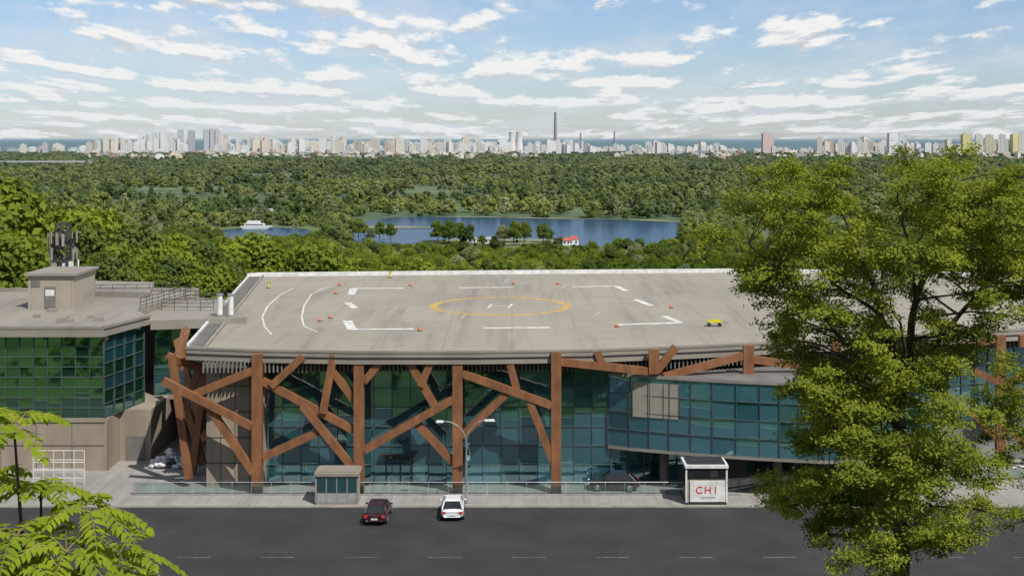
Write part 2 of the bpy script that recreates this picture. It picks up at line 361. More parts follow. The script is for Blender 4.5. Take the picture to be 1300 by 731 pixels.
for i in range(420):
    y = random.uniform(28, 74); x = random.uniform(-60, 60); s = random.uniform(0.6, 1.15)
    pts.append((x, y, hgt(x, y)-0.2)); scl.append((s*1.2, s*1.2, s))
scatter('slope_bushes', pts, scl, C_bush)
# ------------------------------------------------------------ distant city
def citymat():
    m, nt, out = newmat('distant_facades')
    at = nd(nt, 'ShaderNodeVertexColor'); at.layer_name = 'Col'
    s = nd(nt, 'ShaderNodeSeparateXYZ'); nt.links.new(pos(nt), s.inputs[0])
    a = nd(nt, 'ShaderNodeMath', operation='ADD'); nt.links.new(s.outputs[0], a.inputs[0]); nt.links.new(s.outputs[1], a.inputs[1])
    cb = nd(nt, 'ShaderNodeCombineXYZ'); nt.links.new(a.outputs[0], cb.inputs[0]); nt.links.new(s.outputs[2], cb.inputs[1])
    br = nd(nt, 'ShaderNodeTexBrick'); br.offset = 0; br.inputs['Scale'].default_value = 1; br.inputs['Brick Width'].default_value = 7; br.inputs['Row Height'].default_value = 6
    br.inputs['Mortar Size'].default_value = 1.3; br.inputs['Color1'].default_value = (0.52, 0.54, 0.58, 1); br.inputs['Color2'].default_value = (0.66, 0.68, 0.71, 1); br.inputs['Mortar'].default_value = (1, 1, 1, 1)
    nt.links.new(cb.outputs[0], br.inputs['Vector'])
    c = mixc(nt, 1.0, at.outputs[0], br.outputs[0], 'MULTIPLY')
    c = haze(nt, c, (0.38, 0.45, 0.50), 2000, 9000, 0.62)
    d = nd(nt, 'ShaderNodeBsdfDiffuse'); nt.links.new(c, d.inputs[0]); nt.links.new(d.outputs[0], out.inputs[0]); return m
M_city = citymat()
def city():
    B = MB(); cols = []
    palette = [(0.76,0.70,0.60),(0.74,0.71,0.65),(0.66,0.56,0.42),(0.66,0.48,0.35),(0.74,0.68,0.60),(0.45,0.43,0.41),(0.72,0.58,0.40)]
    def blk(px, top, wpx, d, col, yaw=None):
        c = g(px, HY+F*(CAMZ-LOW)/d, LOW); H = CAMZ-(top-HY)*d/F; wd = wpx*d/F
        yaw = random.uniform(-0.5, 0.5) if yaw is None else yaw
        dp = random.uniform(14, 24); ca, sa = math.cos(yaw), math.sin(yaw)
        def R(a, b): return (c[0]+a*ca-b*sa, c[1]+a*sa+b*ca)
        def add(x0, x1, y0, y1, z0, z1, cc):
            P = [R(x0,y0),R(x1,y0),R(x1,y1),R(x0,y1)]
            B.hexa([(p[0],p[1],z0) for p in P]+[(p[0],p[1],z1) for p in P]); cols.extend([cc]*6)
        add(-wd/2, wd/2, -dp/2, dp/2, LOW-1, H, col)
        k = random.uniform(0.25, 0.6)
        add(-wd/2*k, wd/2*k*0.6, -dp/4, dp/4, H-0.5, H+random.uniform(2.5, 5), tuple(x*0.85 for x in col))
        if random.random() < 0.3: add(wd/2-0.3, wd/2+wd*0.35, -dp/3, dp/3, LOW-1, H*0.8+LOW*0.2, tuple(x*0.93 for x in col))
    def grp(x0, x1, n, t0, t1, w0, w1, d0=5000, d1=6800, pal=palette):
        for i in range(n):
            blk(random.uniform(x0, x1), random.triangular(t0, t1, t1), random.uniform(w0, w1), random.uniform(d0, d1), random.choice(pal))
    W = palette[:2]+[palette[4]]
    grp(112, 160, 14, 172, 182, 3, 7); grp(150, 235, 30, 170, 184, 3, 7, pal=W)
    for x, t, ww in ((178,164,6),(196,170,6),(206,169,6),(216,170,6),(229,165,8),(243,166,8),(262,165,7),(270,164,7),(276,165,6),(186,172,7)):
        blk(x, t, ww, 6000, (0.42, 0.40, 0.39) if x > 225 else (0.72, 0.68, 0.62))
    grp(275, 440, 75, 170, 186, 3, 9, pal=palette); grp(330, 520, 60, 174, 188, 3, 11); grp(430, 640, 80, 172, 188, 4, 13, pal=palette[:4])
    grp(520, 640, 30, 175, 186, 4, 8, pal=W); grp(668, 740, 34, 177, 187, 4, 8, pal=W); grp(735, 830, 24, 181, 190, 4, 10)
    grp(820, 916, 32, 179, 188, 4, 8, pal=W); grp(916, 1040, 20, 185, 191, 4, 10)
    blk(973, 169, 11, 5200, (0.62, 0.42, 0.34), 0.1)
    grp(1040, 1150, 48, 172, 188, 4, 9, 4600, 6200); blk(1133, 169, 12, 4800, (0.74, 0.73, 0.70), .2); blk(1142, 171, 9, 4900, (0.55, 0.56, 0.57), .2)
    grp(1150, 1225, 40, 177, 189, 4, 8, 4600, 6200); grp(1220, 1420, 60, 172, 188, 5, 10, 4500, 5600)
    for x, c in ((1225,(0.6,0.5,0.13)),(1243,(0.72,0.68,0.6)),(1256,(0.66,0.57,0.34)),(1272,(0.74,0.7,0.62)),(1288,(0.68,0.55,0.18)),(1298,(0.74,0.7,0.6))): blk(x, 171, 9, 4500, c)
    grp(0, 112, 14, 181, 189, 5, 12); grp(-80, 0, 10, 180, 189, 5, 10)
    for i in range(480):
        px = random.choice([random.uniform(100, 700), random.uniform(780, 1400)]); d = random.uniform(3600, 5400)
        top = HY+F*(CAMZ-LOW-random.uniform(9, 20))/d
        blk(px, top, random.uniform(3, 11), d, random.choice(palette+[(0.40, 0.19, 0.13), (0.3, 0.3, 0.3)]))
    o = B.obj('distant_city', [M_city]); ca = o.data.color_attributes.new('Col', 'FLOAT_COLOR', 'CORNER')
    arr = []
    for c in cols: arr += [*c, 1]*4
    ca.data.foreach_set('color', arr)
city()
M_stack = simple('chimney_concrete', (0.22, 0.22, 0.27), (0.2, 0.2, 0.24), 0.02, 0.9)
M_stackr = simple('chimney_red_band', (0.26, 0.2, 0.25), (0.24, 0.18, 0.22), 0.02, 0.9)
def chimney(px, top, d, r, bands=True):
    B = MB(); x = (px-650)/F*d; H = CAMZ-(top-HY)*d/F; n = 10
    for i in range(n):
        a = LOW+(H-LOW)*i/n; b = LOW+(H-LOW)*(i+1)/n; ra = r*(1.5-0.6*i/n); rb = r*(1.5-0.6*(i+1)/n)
        B.cyl((x,d,a), (x,d,b), ra, rb, 12, 1 if bands and i % 2 else 0, i == n-1)
    B.cyl((x,d,H-3), (x,d,H-1), r*1.15, r*1.15, 12, 0)
    B.obj('power_station_chimney', [M_stack, M_stackr], smooth=False)
chimney(705, 143, 6500, 6.4); chimney(780, 167, 6500, 4); chimney(737, 169, 6500, 3.5)
M_cool = simple('cooling_tower_concrete', (0.56, 0.54, 0.52), (0.5, 0.49, 0.48), 0.02, 0.9)
for px in (650, 659):
    B = MB(); d = 6600; x = (px-650)/F*d; pr = [(0,1.0),(0.25,0.83),(0.5,0.7),(0.75,0.64),(0.9,0.66),(1,0.7)]
    H = CAMZ-(167.5-HY)*d/F-LOW
    for (a, ra), (b, rb) in zip(pr, pr[1:]): B.cyl((x,d,LOW+H*a), (x,d,LOW+H*b), 24*ra, 24*rb, 18, 0, False)
    B.obj('cooling_tower', [M_cool], smooth=True)
B = MB(); d = 2750; xa = (-160-650)/F*d; xb = (116-650)/F*d
B.box(xa, xb, d-8, d+8, -21.5, -19, 0)
for i in range(16):
    x = xa+(xb-xa)*(i+0.5)/16; B.box(x-2, x+2, d-6, d+6, LOW-1, -21.5, 0)
B.box(xa, xb, d-8.2, d-7.9, -19, -17.8, 0)
B.obj('bridge', [simple('bridge_concrete', (0.4, 0.42, 0.44), (0.35, 0.37, 0.38), 0.02, 0.8)])
M_rr = simple('red_roof', (0.42, 0.09, 0.05), (0.32, 0.07, 0.05), 0.3, 0.8)
M_gr = simple('grey_roof', (0.3, 0.3, 0.3), (0.22, 0.22, 0.22), 0.3, 0.8)
def house(px, d, wd, dp, hh, roof, base=LOW):
    B = MB(); x = (px-650)/F*d
    B.box(x-wd/2, x+wd/2, d-dp/2, d+dp/2, base-1, base+hh, 0)
    z = base+hh; r = dp*0.4
    B.face([(x-wd/2-.4,d-dp/2-.4,z),(x+wd/2+.4,d-dp/2-.4,z),(x+wd/2-1,d,z+r),(x-wd/2+1,d,z+r)], 1)
    B.face([(x-wd/2-.4,d+dp/2+.4,z),(x+wd/2+.4,d+dp/2+.4,z),(x+wd/2-1,d,z+r),(x-wd/2+1,d,z+r)], 1)
    B.face([(x-wd/2-.4,d-dp/2-.4,z),(x-wd/2+1,d,z+r),(x-wd/2-.4,d+dp/2+.4,z)], 1); B.face([(x+wd/2+.4,d-dp/2-.4,z),(x+wd/2-1,d,z+r),(x+wd/2+.4,d+dp/2+.4,z)], 1)
    k = max(2, int(wd/2.5))
    for i in range(k):
        xx = x-wd/2+wd*(i+0.5)/k
        for zz in ([base+1.2] if hh < 5 else [base+1.2, base+4.4]): B.box(xx-.5, xx+.5, d-dp/2-.06, d-dp/2, zz, zz+1.4, 2)
    B.obj('riverside_house', [M_white, roof, M_dark])
for a in ((728,780,6,5,3.5,M_rr),(719,778,4.5,4,3,M_rr),(402,1010,9,6,4,M_gr),(415,1000,6,5,3,M_gr),(258,820,7,6,4,M_gr),(600,790,5,4,3,M_gr),(620,786,4,4,3,M_gr),(1188,880,22,10,7,M_gr),(1178,870,8,6,4,M_rr),(345,1090,8,6,3,M_gr)): house(*a)
B = MB(); c = g(325, 291.3, LOW); x, y = c[0], c[1]; z = LOW+.3
B.hexa([(x-9,y-2,z),(x+8,y-2,z),(x+8,y+2,z),(x-9,y+2,z),(x-11,y-2.6,z+2),(x+12,y-2.6,z+2),(x+12,y+2.6,z+2),(x-11,y+2.6,z+2)], 0)
B.box(x-8,x+6,y-2,y+2,z+2,z+4,0); B.box(x-6,x+3,y-1.8,y+1.8,z+4.1,z+5.8,0); B.box(x-7.5,x+5.5,y-2.05,y-2,z+2.6,z+3.4,1); B.cyl((x-2,y,z+5.8),(x-2,y,z+9),.12,.08,6,1)
B.obj('river_boat', [M_white, M_dark])

# ------------------------------------------------------------ plaza, road
B = MB(); B.box(-70, 85, 104.0, 177, -0.5, 0.12, 0)
B.obj('plaza_pavement', [M_pave])
B = MB(); B.box(-120, 120, 103.78, 103.995, -0.4, 0.13, 0); B.box(-120, 120, 83.6, 83.85, -0.4, 0.13, 0); B.obj('kerb', [M_kerb])
B = MB(); B.face([(-400,83.85,0.02),(400,83.85,0.02),(400,103.78,0.02),(-400,103.78,0.02)]); B.obj('road', [M_asph])
B = MB(); zz = 0.026
for i in range(-20, 20):
    B.face([(i*6,91.4,zz),(i*6+2.4,91.4,zz),(i*6+2.4,91.5,zz),(i*6,91.5,zz)])
B.obj('road_markings', [M_road])
# ------------------------------------------------------------ convention centre
bld = empty('convention_center', (0, 130, 0))
def child(B, name, mats, smooth=False):
    o = B.obj(name, mats, smooth=smooth); o.parent = bld; o.matrix_parent_inverse = Matrix.Translation((0, -130, 0)); return o
ZR = 12.0
front = [(236,442.5),(258,443.5),(330,446),(450,448),(600,448),(750,446),(880,441),(1000,435),(1150,427),(1300,419),(1420,413)]
back = [(1420,358),(1250,351),(1100,347.5),(930,345.5),(650,347.5),(335,350.5),(314,351.5)]
Pf = [g(a, b, ZR) for a, b in front]; Pb = [g(a, b, ZR) for a, b in back]
poly = [(p[0], p[1]) for p in Pf+Pb]
B = MB(); B.prism(poly, ZR-0.95, ZR, 0, 1); child(B, 'roof_deck', [M_deck, M_fascia])
B = MB()
for a, b in zip(Pf, Pf[1:]):
    B.beam((a[0],a[1]-0.03,ZR-0.42), (b[0],b[1]-0.03,ZR-0.42), 0.08, 0.1, 0, Vector((0,1,0)))
    B.beam((a[0],a[1]+0.1,ZR+0.08), (b[0],b[1]+0.1,ZR+0.08), 0.2, 0.3, 1)
for a, b in zip(Pb, Pb[1:]):
    B.beam((a[0],a[1]-0.3,ZR+0.25), (b[0],b[1]-0.3,ZR+0.25), 0.5, 0.4, 2)
a = g(262,441,ZR); b = g(334,351.5,ZR)
B.beam(a+Vector((0,0,.12)), b+Vector((0,0,.12)), 0.3, 0.24, 1, Vector((1,0,0)))
child(B, 'parapet', [M_dark, M_fascia, M_white])
B = MB(); L0 = g(240,441,ZR); L1 = g(257,441,ZR); R0 = g(317,352.5,ZR); R1 = g(331,352.5,ZR)
for i in range(70):
    t = (i+0.5)/70; p = L0.lerp(R0, t); q = L1.lerp(R1, t)
    B.beam(p+Vector((0,0,.1)), q+Vector((0,0,.1)), 0.16, 0.25, 0, Vector((0,1,0)))
B.beam(L0+Vector((-.1,0,.2)), R0+Vector((-.1,0,.2)), 0.3, 0.2, 1, Vector((1,0,0)))
child(B, 'gutter_louvres', [M_slat, M_white])
def facade_y(px): return interp([(230,109.6),(775,110.5),(900,112.4),(1000,115.2),(1150,118.6),(1300,123),(1420,127)], px)
B = MB()
px = 262
while px < 1400:
    d = facade_y(px)-0.6; x = (px-650)/F*d
    B.box(x-0.05, x+0.05, d-1.2, d+0.2, 10.2, 11.02, 0); px += 5.2
pxs = list(range(262, 1401, 30))
for a, b in zip(pxs, pxs[1:]):
    da, db = facade_y(a)-0.3, facade_y(b)-0.3
    B.beam(((a-650)/F*da, da, 10.55), ((b-650)/F*db, db, 10.55), 0.95, 0.2, 1)
    B.beam(((a-650)/F*(da-1), da-1, 10.6), ((b-650)/F*(db-1), db-1, 10.6), 0.12, 0.12, 0)
child(B, 'soffit_louvres', [M_slat, M_dark])
def gwall(p0, p1, z0, z1, cw, rows, mats, name, jit=0.006, mull=0.06, wts=(6,4,1.5)):
    p0 = Vector((p0[0], p0[1], 0)); p1 = Vector((p1[0], p1[1], 0)); Ln = (p1-p0).length; a = (p1-p0).normalized()
    nrm = Vector((a.y, -a.x, 0)); n = max(1, round(Ln/cw)); G = MB(); Mm = MB()
    zs = [z0+(z1-z0)*i/rows for i in range(rows+1)]
    for i in range(n):
        for j in range(rows):
            c = []
            tx, tz = random.gauss(0, jit), random.gauss(0, jit)
            for (u, vv) in ((i, j), (i+1, j), (i+1, j+1), (i, j+1)):
                q = p0+a*(Ln*u/n); q.z = zs[vv]
                q = q+nrm*(tx*(1 if u > i else -1)+tz*(1 if vv > j else -1)); c.append(q)
            G.face(c, random.choices(range(len(mats)), wts[:len(mats)])[0])
    for i in range(n+1):
        q = p0+a*(Ln*i/n)+nrm*0.05; Mm.beam((q.x,q.y,z0), (q.x,q.y,z1), mull, 0.14, 0, nrm)
    for j in range(rows+1):
        q0 = p0+nrm*0.06; q1 = p1+nrm*0.06; Mm.beam((q0.x,q0.y,zs[j]), (q1.x,q1.y,zs[j]), mull, 0.10, 0, nrm)
    child(G, name+'_glass', mats); child(Mm, name+'_mullions', [M_mull])
def XY(px, d): return ((px-650)/F*d, d)
gwall(XY(336,110.5), XY(775,110.5), 0.14, 10.1, 1.55, 6, [G1, G2, G3], 'front')
gwall(XY(775,110.5), XY(1000,115.2), 0.14, 10.1, 1.55, 6, [G3, G2, G1], 'recess')
gwall(XY(1000,115.2), XY(1150,118.6), 0.14, 10.1, 1.55, 6, [G1, G2, G3], 'east')
gwall(XY(1150,118.6), XY(1400,126), 0.14, 10.1, 1.55, 6, [G1, G2, G3], 'far_east')
bay = [(772,110.3),(800,109.4),(850,108.2),(905,107.0),(965,106.0),(1040,105.0),(1120,104.9),(1190,107.0)]
for i, (a, b) in enumerate(zip(bay, bay[1:])):
    gwall(XY(*a), XY(*b), 3.55, 9.6, 1.7, 4, [GB1, GB2, G3], 'bay_%d' % i, 0.012)
B = MB(); bp = [XY(a, d-0.12) for a, d in bay]+[XY(1190,119), XY(1000,115), XY(775,110.45)]
B.prism(bp, 9.6, 9.85, 0, 1); B.prism(bp, 3.3, 3.55, 1, 1)
child(B, 'bay_slabs', [M_concd, M_fascia])
a = Vector((*XY(803,109.2), 0)); b = Vector((*XY(862,107.85), 0))
B = MB(); B.face([(a.x,a.y,6.25),(b.x,b.y,6.25),(b.x,b.y,9.2),(a.x,a.y,9.2)])
for k in range(4):
    q = a.lerp(b, k/3); B.beam((q.x,q.y-.03,6.25), (q.x,q.y-.03,9.2), 0.04, 0.04, 1)
child(B, 'bay_screen', [M_blind, M_mull])
B = MB()
for z in (3.45, 6.8):
    B.prism([XY(340,110.9), XY(775,110.9), XY(1000,115.7), XY(1400,127), XY(1400,134), XY(340,134)], z, z+0.32, 0, 1)
B.box(-22, 62, 126, 126.3, 0, 11, 2)
for x in range(-20, 56, 6):
    for y in (113.5, 120):
        if facade_y(650+x/112*F)+1.5 < y: B.cyl((x,y,0.1), (x,y,11), 0.32, 0.32, 12, 2)
for i in range(60):
    x = random.uniform(-20, 30); z = random.choice((0.12, 3.78, 7.13)); y = random.uniform(111.6, 118)
    if y < facade_y(650+x/113*F)+1: continue
    B.box(x, x+random.uniform(0.6, 2.5), y, y+0.6, z, z+random.uniform(0.7, 1.8), random.choice((1, 2, 2, 1)))
for i in range(14):
    k = random.randint(0, 18); x = XY(336,110.5)[0]+k*1.57; z = random.choice((3.4, 6.75, 10.0)); B.box(x+.06, x+1.5, 110.75, 110.78, z-random.uniform(.6,1.6), z, 2)
B.box(-22, 60, 119, 119.2, 0.12, 3.4, 1)
child(B, 'interior', [M_interd, M_interd, M_inter])
B = MB()
x0 = XY(262,109.4)[0]; x1 = XY(335,109.4)[0]
B.box(x0, x1, 109.4, 111.2, 0.1, 11.04, 0)
for z in (2.2, 4.4, 6.6, 8.8): B.box(x0+.01, x1-.01, 109.37, 109.4, z-.03, z+.03, 1)
for k in (1, 2, 3):
    xx = x0+(x1-x0)*k/4; B.box(xx-.02, xx+.02, 109.375, 109.4, 0.15, 11, 1)
B.face([(x0,111.2,0.1),(-33.2,165,0.1),(-33.2,165,11.04),(x0,111.2,11.04)], 0)
B.face([(-33.2,165,0.1),(62,165,0.1),(62,165,11.04),(-33.2,165,11.04)], 0)
child(B, 'concrete_walls', [M_conc, M_dark])
B = MB()
x = XY(848,108)[0]; B.cyl((x,110.6,0.1), (x,110.6,3.35), 0.38, 0.38, 14, 0)
x = XY(990,108)[0]; B.cyl((x,109,0.1), (x,109,3.35), 0.38, 0.38, 14, 0)
x = XY(925,108)[0]; B.box(x-2.2, x+2.2, 111.5, 111.8, 0.1, 3.3, 0)
child(B, 'bay_columns', [M_concd])
B = MB()
for px0 in (490, 508, 523):
    x = XY(px0,110.3)[0]; B.box(x-.05, x+.05, 110.25, 110.4, 0.13, 2.6, 0)
x0 = XY(488,110.3)[0]; x1 = XY(525,110.3)[0]; B.box(x0, x1, 110.24, 110.4, 2.5, 2.62, 0); B.box(x0-.3,x1+.3,109.6,110.4,2.75,2.85,0)
child(B, 'entrance_doors', [M_dark])
B = MB(); D0 = 107.7
def bm(x0, y0, x1, y1, d=D0, d1=None, wd=0.62, th=0.5):
    B.beam(w(x0, y0, d), w(x1, y1, d1 or d), wd, th, 0)
for cx, t in ((327,449),(456,449),(581,449),(706,446)):
    B.box(XY(cx,D0)[0]-0.42, XY(cx,D0)[0]+0.42, D0-0.4, D0+0.4, 0.12, w(cx,t,D0).z, 0)
for i, q in enumerate(((207,483,320,541,107.4),(247,500,321,470,107.5),(262,512,322,600,107.6),(333,483,450,546),(344,490,385,452),(384,514,447,592),(334,580,404,548),
          (410,524,424,450),(422,470,450,508),(462,484,490,451),(462,571,576,506),(514,449,556,522),(534,490,551,450),(530,538,577,588),(586,553,642,500),
          (587,474,700,514),(644,448,656,494),(672,508,702,585))):
    j = 0.08*((i*3 % 5)-2)
    bm(q[0], q[1], q[2], q[3], (q[4] if len(q) > 4 else D0)+j)
bm(711,459,832,472,107.7,108.6); bm(758,446,766,464,108.1); bm(830,443,830,474,108.4, wd=0.85); bm(834,470,858,440,108.5); bm(842,478,948,450,108.5,109.6)
bm(950,438,950,478,109.5, wd=.9); bm(955,456,1065,470,109.6,110.5); bm(1060,430,1068,480,110.6); bm(1070,468,1180,440,110.6,113)
bm(1236,437,1262,430,116.5); bm(1270,425,1270,592,116.5, wd=0.85); bm(1236,470,1300,500,116.4); bm(1275,490,1330,455,116.6); bm(1232,520,1268,560,116.6); bm(1298,425,1298,440,116.6); bm(1275,540,1340,600,116.6); bm(1345,420,1345,590,117, wd=.85)
bm(218,450,240,607,109.5); bm(236,418,222,470,118,109.8); bm(262,462,244,600,113.5); bm(225,432,262,560,121,113); bm(213,452,262,470,109.6,112)
bm(257,455,235,520,116.5); bm(238,520,258,590,114)
child(B, 'diagonal_beams', [M_wood])
# west wing
B = MB(); Wz = 13.0
wx1 = XY(137,115)[0]; wx0 = -62
rp = [(wx0,114.2),(wx1-0.2,114.2),(wx1+1.8,122),(-37.2,126.5),(-34.8,142),(wx0,142)]
B.prism(rp, Wz-0.75, Wz, 0, 1)
B.beam((wx0,114.3,Wz+.1), (wx1-.2,114.3,Wz+.1), .25, .3, 1)
B.beam((wx1-.2,114.3,Wz+.1), (wx1+1.8,122,Wz+.1), .25, .3, 1, Vector((1,0,0)))
B.beam((wx0,141.8,Wz+.2), (-34.8,141.8,Wz+.2), .4, .3, 1)
lk = [(wx1+1.8,122.2),(wx1+10.6,124.3),(-29.5,128),(-31.3,140),(-36,142),(-36.8,126.6)]
B.prism(lk, Wz-1.3, Wz-0.6, 0, 1)
B.beam((wx1+1.8,122.3,Wz-.5), (wx1+10.6,124.4,Wz-.5), .2, .2, 1)
child(B, 'west_wing_roof', [M_wroof, M_fascia])
gwall((wx0,115.0), (wx1-0.4,115.0), 4.85, 12.2, 1.25, 8, [GG, GG2], 'west_wing', 0.008, 0.05, (3, 1))
gwall((wx1-0.4,115.0), (wx1+1.2,122.0), 4.85, 12.2, 1.6, 6, [G3, GG2], 'west_wing_side', 0.008)
gwall((wx1+1.4,125.0), (-27.3,126.0), 4.9, 11.6, 1.5, 5, [G3, GG2, G2], 'link', 0.008)
B = MB()
B.box(wx0, wx1, 114.9, 141, -0.3, 4.8, 0)
B.box(wx1, wx1+2.9, 118.5, 132, 0.1, 4.85, 0)
B.box(wx0, wx1-1.2, 118, 141, 4.8, 12.24, 1)
B.box(wx0, wx1-0.2, 114.8, 114.9, 4.5, 4.86, 0)
B.box(wx1+1.4, -27.3, 129, 129.3, 4.9, 11.65, 1)
B.box(wx1+1.4, -27.0, 124.8, 139, 4.55, 4.9, 0)
B.box(wx1+5.2, wx1+5.9, 124.9, 125.8, 0.1, 4.55, 2)
B.box(-29, -27.4, 132, 139, 0.1, 4.6, 0); B.box(wx1+2.9, -27.4, 139, 139.3, 0.1, 4.6, 2)
for k in range(9):
    xx = wx0+ (wx1-wx0)*k/8; B.box(xx-.03, xx+.03, 114.86, 114.9, -0.2, 4.5, 2)
B.box(wx1+0.6, wx1+2.3, 118.42, 118.5, 0.15, 2.4, 2)
B.box(wx0, wx1-.3, 114.84, 114.9, 2.4, 2.46, 2)
child(B, 'west_wing_walls', [M_conc, M_interd, M_concd])
bx = empty('rooftop_stairhead', (0, 128, 0))
B = MB()
x0, x1 = w(33,390,127.5).x, w(96,390,127.5).x; z0 = Wz+.01; z1 = w(60,350,127.5).z
B.box(x0+.2, x1-.2, 127.5, 134, z0, z1, 0); B.box(x0-.1, x1+.1, 127.2, 134.3, z1, z1+.25, 1)
B.box(x1-3.1, x1-2.0, 127.42, 127.5, z0+.1, z0+2.2, 2); B.box(x0+.5, x0+1.4, 127.44, 127.5, z1-1.1, z1-.5, 2)
B.box(x1-3.0, x1-2.1, 127.40, 127.42, z0+1.3, z0+1.9, 3)
o = B.obj('stairhead_body', [M_wroof2, M_fascia, M_concd, M_white]); o.parent = bx; o.matrix_parent_inverse = Matrix.Translation((0,-128,0))
B = MB(); p = [g(100,369,Wz+.6), g(190,371,Wz+.6), g(196,358,Wz+.6), g(110,356,Wz+.6)]
B.prism([(q.x, q.y) for q in p], Wz+.01, Wz+.6, 0, 1)
for k in range(6):
    x = random.uniform(-47, -38.5); y = random.uniform(118, 126); s = random.uniform(.2, .45); B.box(x-s, x+s, y-s, y+s, Wz+.005, Wz+random.uniform(.2,.5), 1)
child(B, 'raised_roof_deck', [M_wroof, M_fascia])
def railing(name, p0, p1, z, h=1.1, step=1.3, glass=False, mat=M_steel):
    B = MB(); p0 = Vector((p0[0],p0[1],z)); p1 = Vector((p1[0],p1[1],z)); L = (p1-p0).length; n = max(1, int(L/step)); a = (p1-p0)/n
    for i in range(n+1):
        q = p0+a*i; B.cyl(q, q+Vector((0,0,h)), 0.03, 0.03, 6, 0)
        if glass and i < n:
            B.face([q+a*.05+Vector((0,0,.08)), q+a*.95+Vector((0,0,.08)), q+a*.95+Vector((0,0,h-.07)), q+a*.05+Vector((0,0,h-.07))], 1)
    for hh in ([h] if glass else [h, h*.66, h*.33]): B.cyl(p0+Vector((0,0,hh)), p1+Vector((0,0,hh)), 0.035, 0.035, 6, 0)
    B.obj(name, [mat, GB])
railing('roof_railing', (-50,138.5), (-37,139.5), Wz+.01, mat=M_dark); railing('roof_railing', (-37,127), (-35,139), Wz+.01, mat=M_dark)
railing('roof_railing', (-35.5,138), (-30.2,136.5), Wz-.58, mat=M_dark); railing('roof_railing', (-36,131), (-30.5,130.5), Wz-.58, mat=M_dark)
railing('glass_balustrade', XY(170,107.0), XY(868,107.0), 0.12, 1.1, 1.6, True); railing('glass_balustrade', XY(868,107.0), XY(985,109.0), 0.12, 1.1, 1.6, True)
railing('glass_balustrade', XY(985,109.0), XY(1300,112.0), 0.12, 1.1, 1.6, True)
B = MB(); B.box(XY(170,107)[0], XY(985,107)[0], 106.9, 107.15, 0.1, 0.24); B.obj('balustrade_kerb', [M_kerb])
for px in (279, 293):
    B = MB(); x, y = XY(px, 126.5); B.cyl((x,y,Wz-.59), (x,y,Wz+1.5), .27, .27, 14, 0); B.cyl((x,y,Wz+1.5), (x,y,Wz+1.62), .36, .36, 14, 1); B.cyl((x,y,Wz-.59), (x,y,Wz-.4), .36, .36, 14, 1)
    B.obj('vent_pipe', [M_white, M_steel])
ms = empty('telecom_mast', (*XY(80,136), Wz)); mx, my = XY(80,136)
B = MB(); h0 = Wz; h1 = w(80,284,136).z; HH = h1-h0
for i, j in ((-1,-1),(1,-1),(1,1),(-1,1)): B.cyl((i*.85,j*.85,0), (i*.6,j*.6,HH), .08, .07, 6, 0)
n = 9
for k in range(n):
    a = k/n; b2 = (k+1)/n; ra = .85-.25*a; rb = .85-.25*b2; za = HH*a; zb = HH*b2
    c = [(-1,-1),(1,-1),(1,1),(-1,1)]
    for m in range(4):
        p, q = c[m], c[(m+1) % 4]; B.cyl((p[0]*ra,p[1]*ra,za), (q[0]*rb,q[1]*rb,zb), .04, .04, 4, 0); B.cyl((p[0]*rb,p[1]*rb,zb), (q[0]*rb,q[1]*rb,zb), .04, .04, 4, 0); B.cyl((q[0]*ra,q[1]*ra,za), (p[0]*rb,p[1]*rb,zb), .03, .03, 4, 0)
B.cyl((0,0,HH), (0,0,HH+.6), .05, .04, 6, 0)
o = B.obj('lattice', [M_dark]); o.parent = ms
B = MB()
for k in range(24):
    a = k*0.97+.2; r = random.uniform(1.1, 1.6); z = (2.6, 4.2, 5.6)[k % 3]+random.uniform(-.2,.3); x, y = math.cos(a)*r, math.sin(a)*r
    if z+1.4 > HH+.1: z = HH-1.4
    B.beam((x,y,z), (x,y,z+1.3), .26, .14, 0 if k % 3 else 2, Vector((x,y,0)).normalized()); B.cyl((x*.3,y*.3,z+.5), (x*.95,y*.95,z+.5), .04, .04, 5, 1)
    B.box(x*.7-.16, x*.7+.16, y*.7-.12, y*.7+.12, z-.1, z+.5, 1)
for z in (2.5, 4.1, 5.5):
    for t in range(12):
        a = t*math.pi/6; b2 = (t+1)*math.pi/6; B.cyl((math.cos(a)*1.15,math.sin(a)*1.15,z), (math.cos(b2)*1.15,math.sin(b2)*1.15,z), .04, .04, 4, 1)
for x, z, r in ((.5,2.0,.4),(-.5,3.6,.3)):
    B.cyl((x,-1.2,z), (x,-1.4,z), r, r, 14, 0)
o = B.obj('antennas', [M_fascia, M_dark, M_white]); o.parent = ms
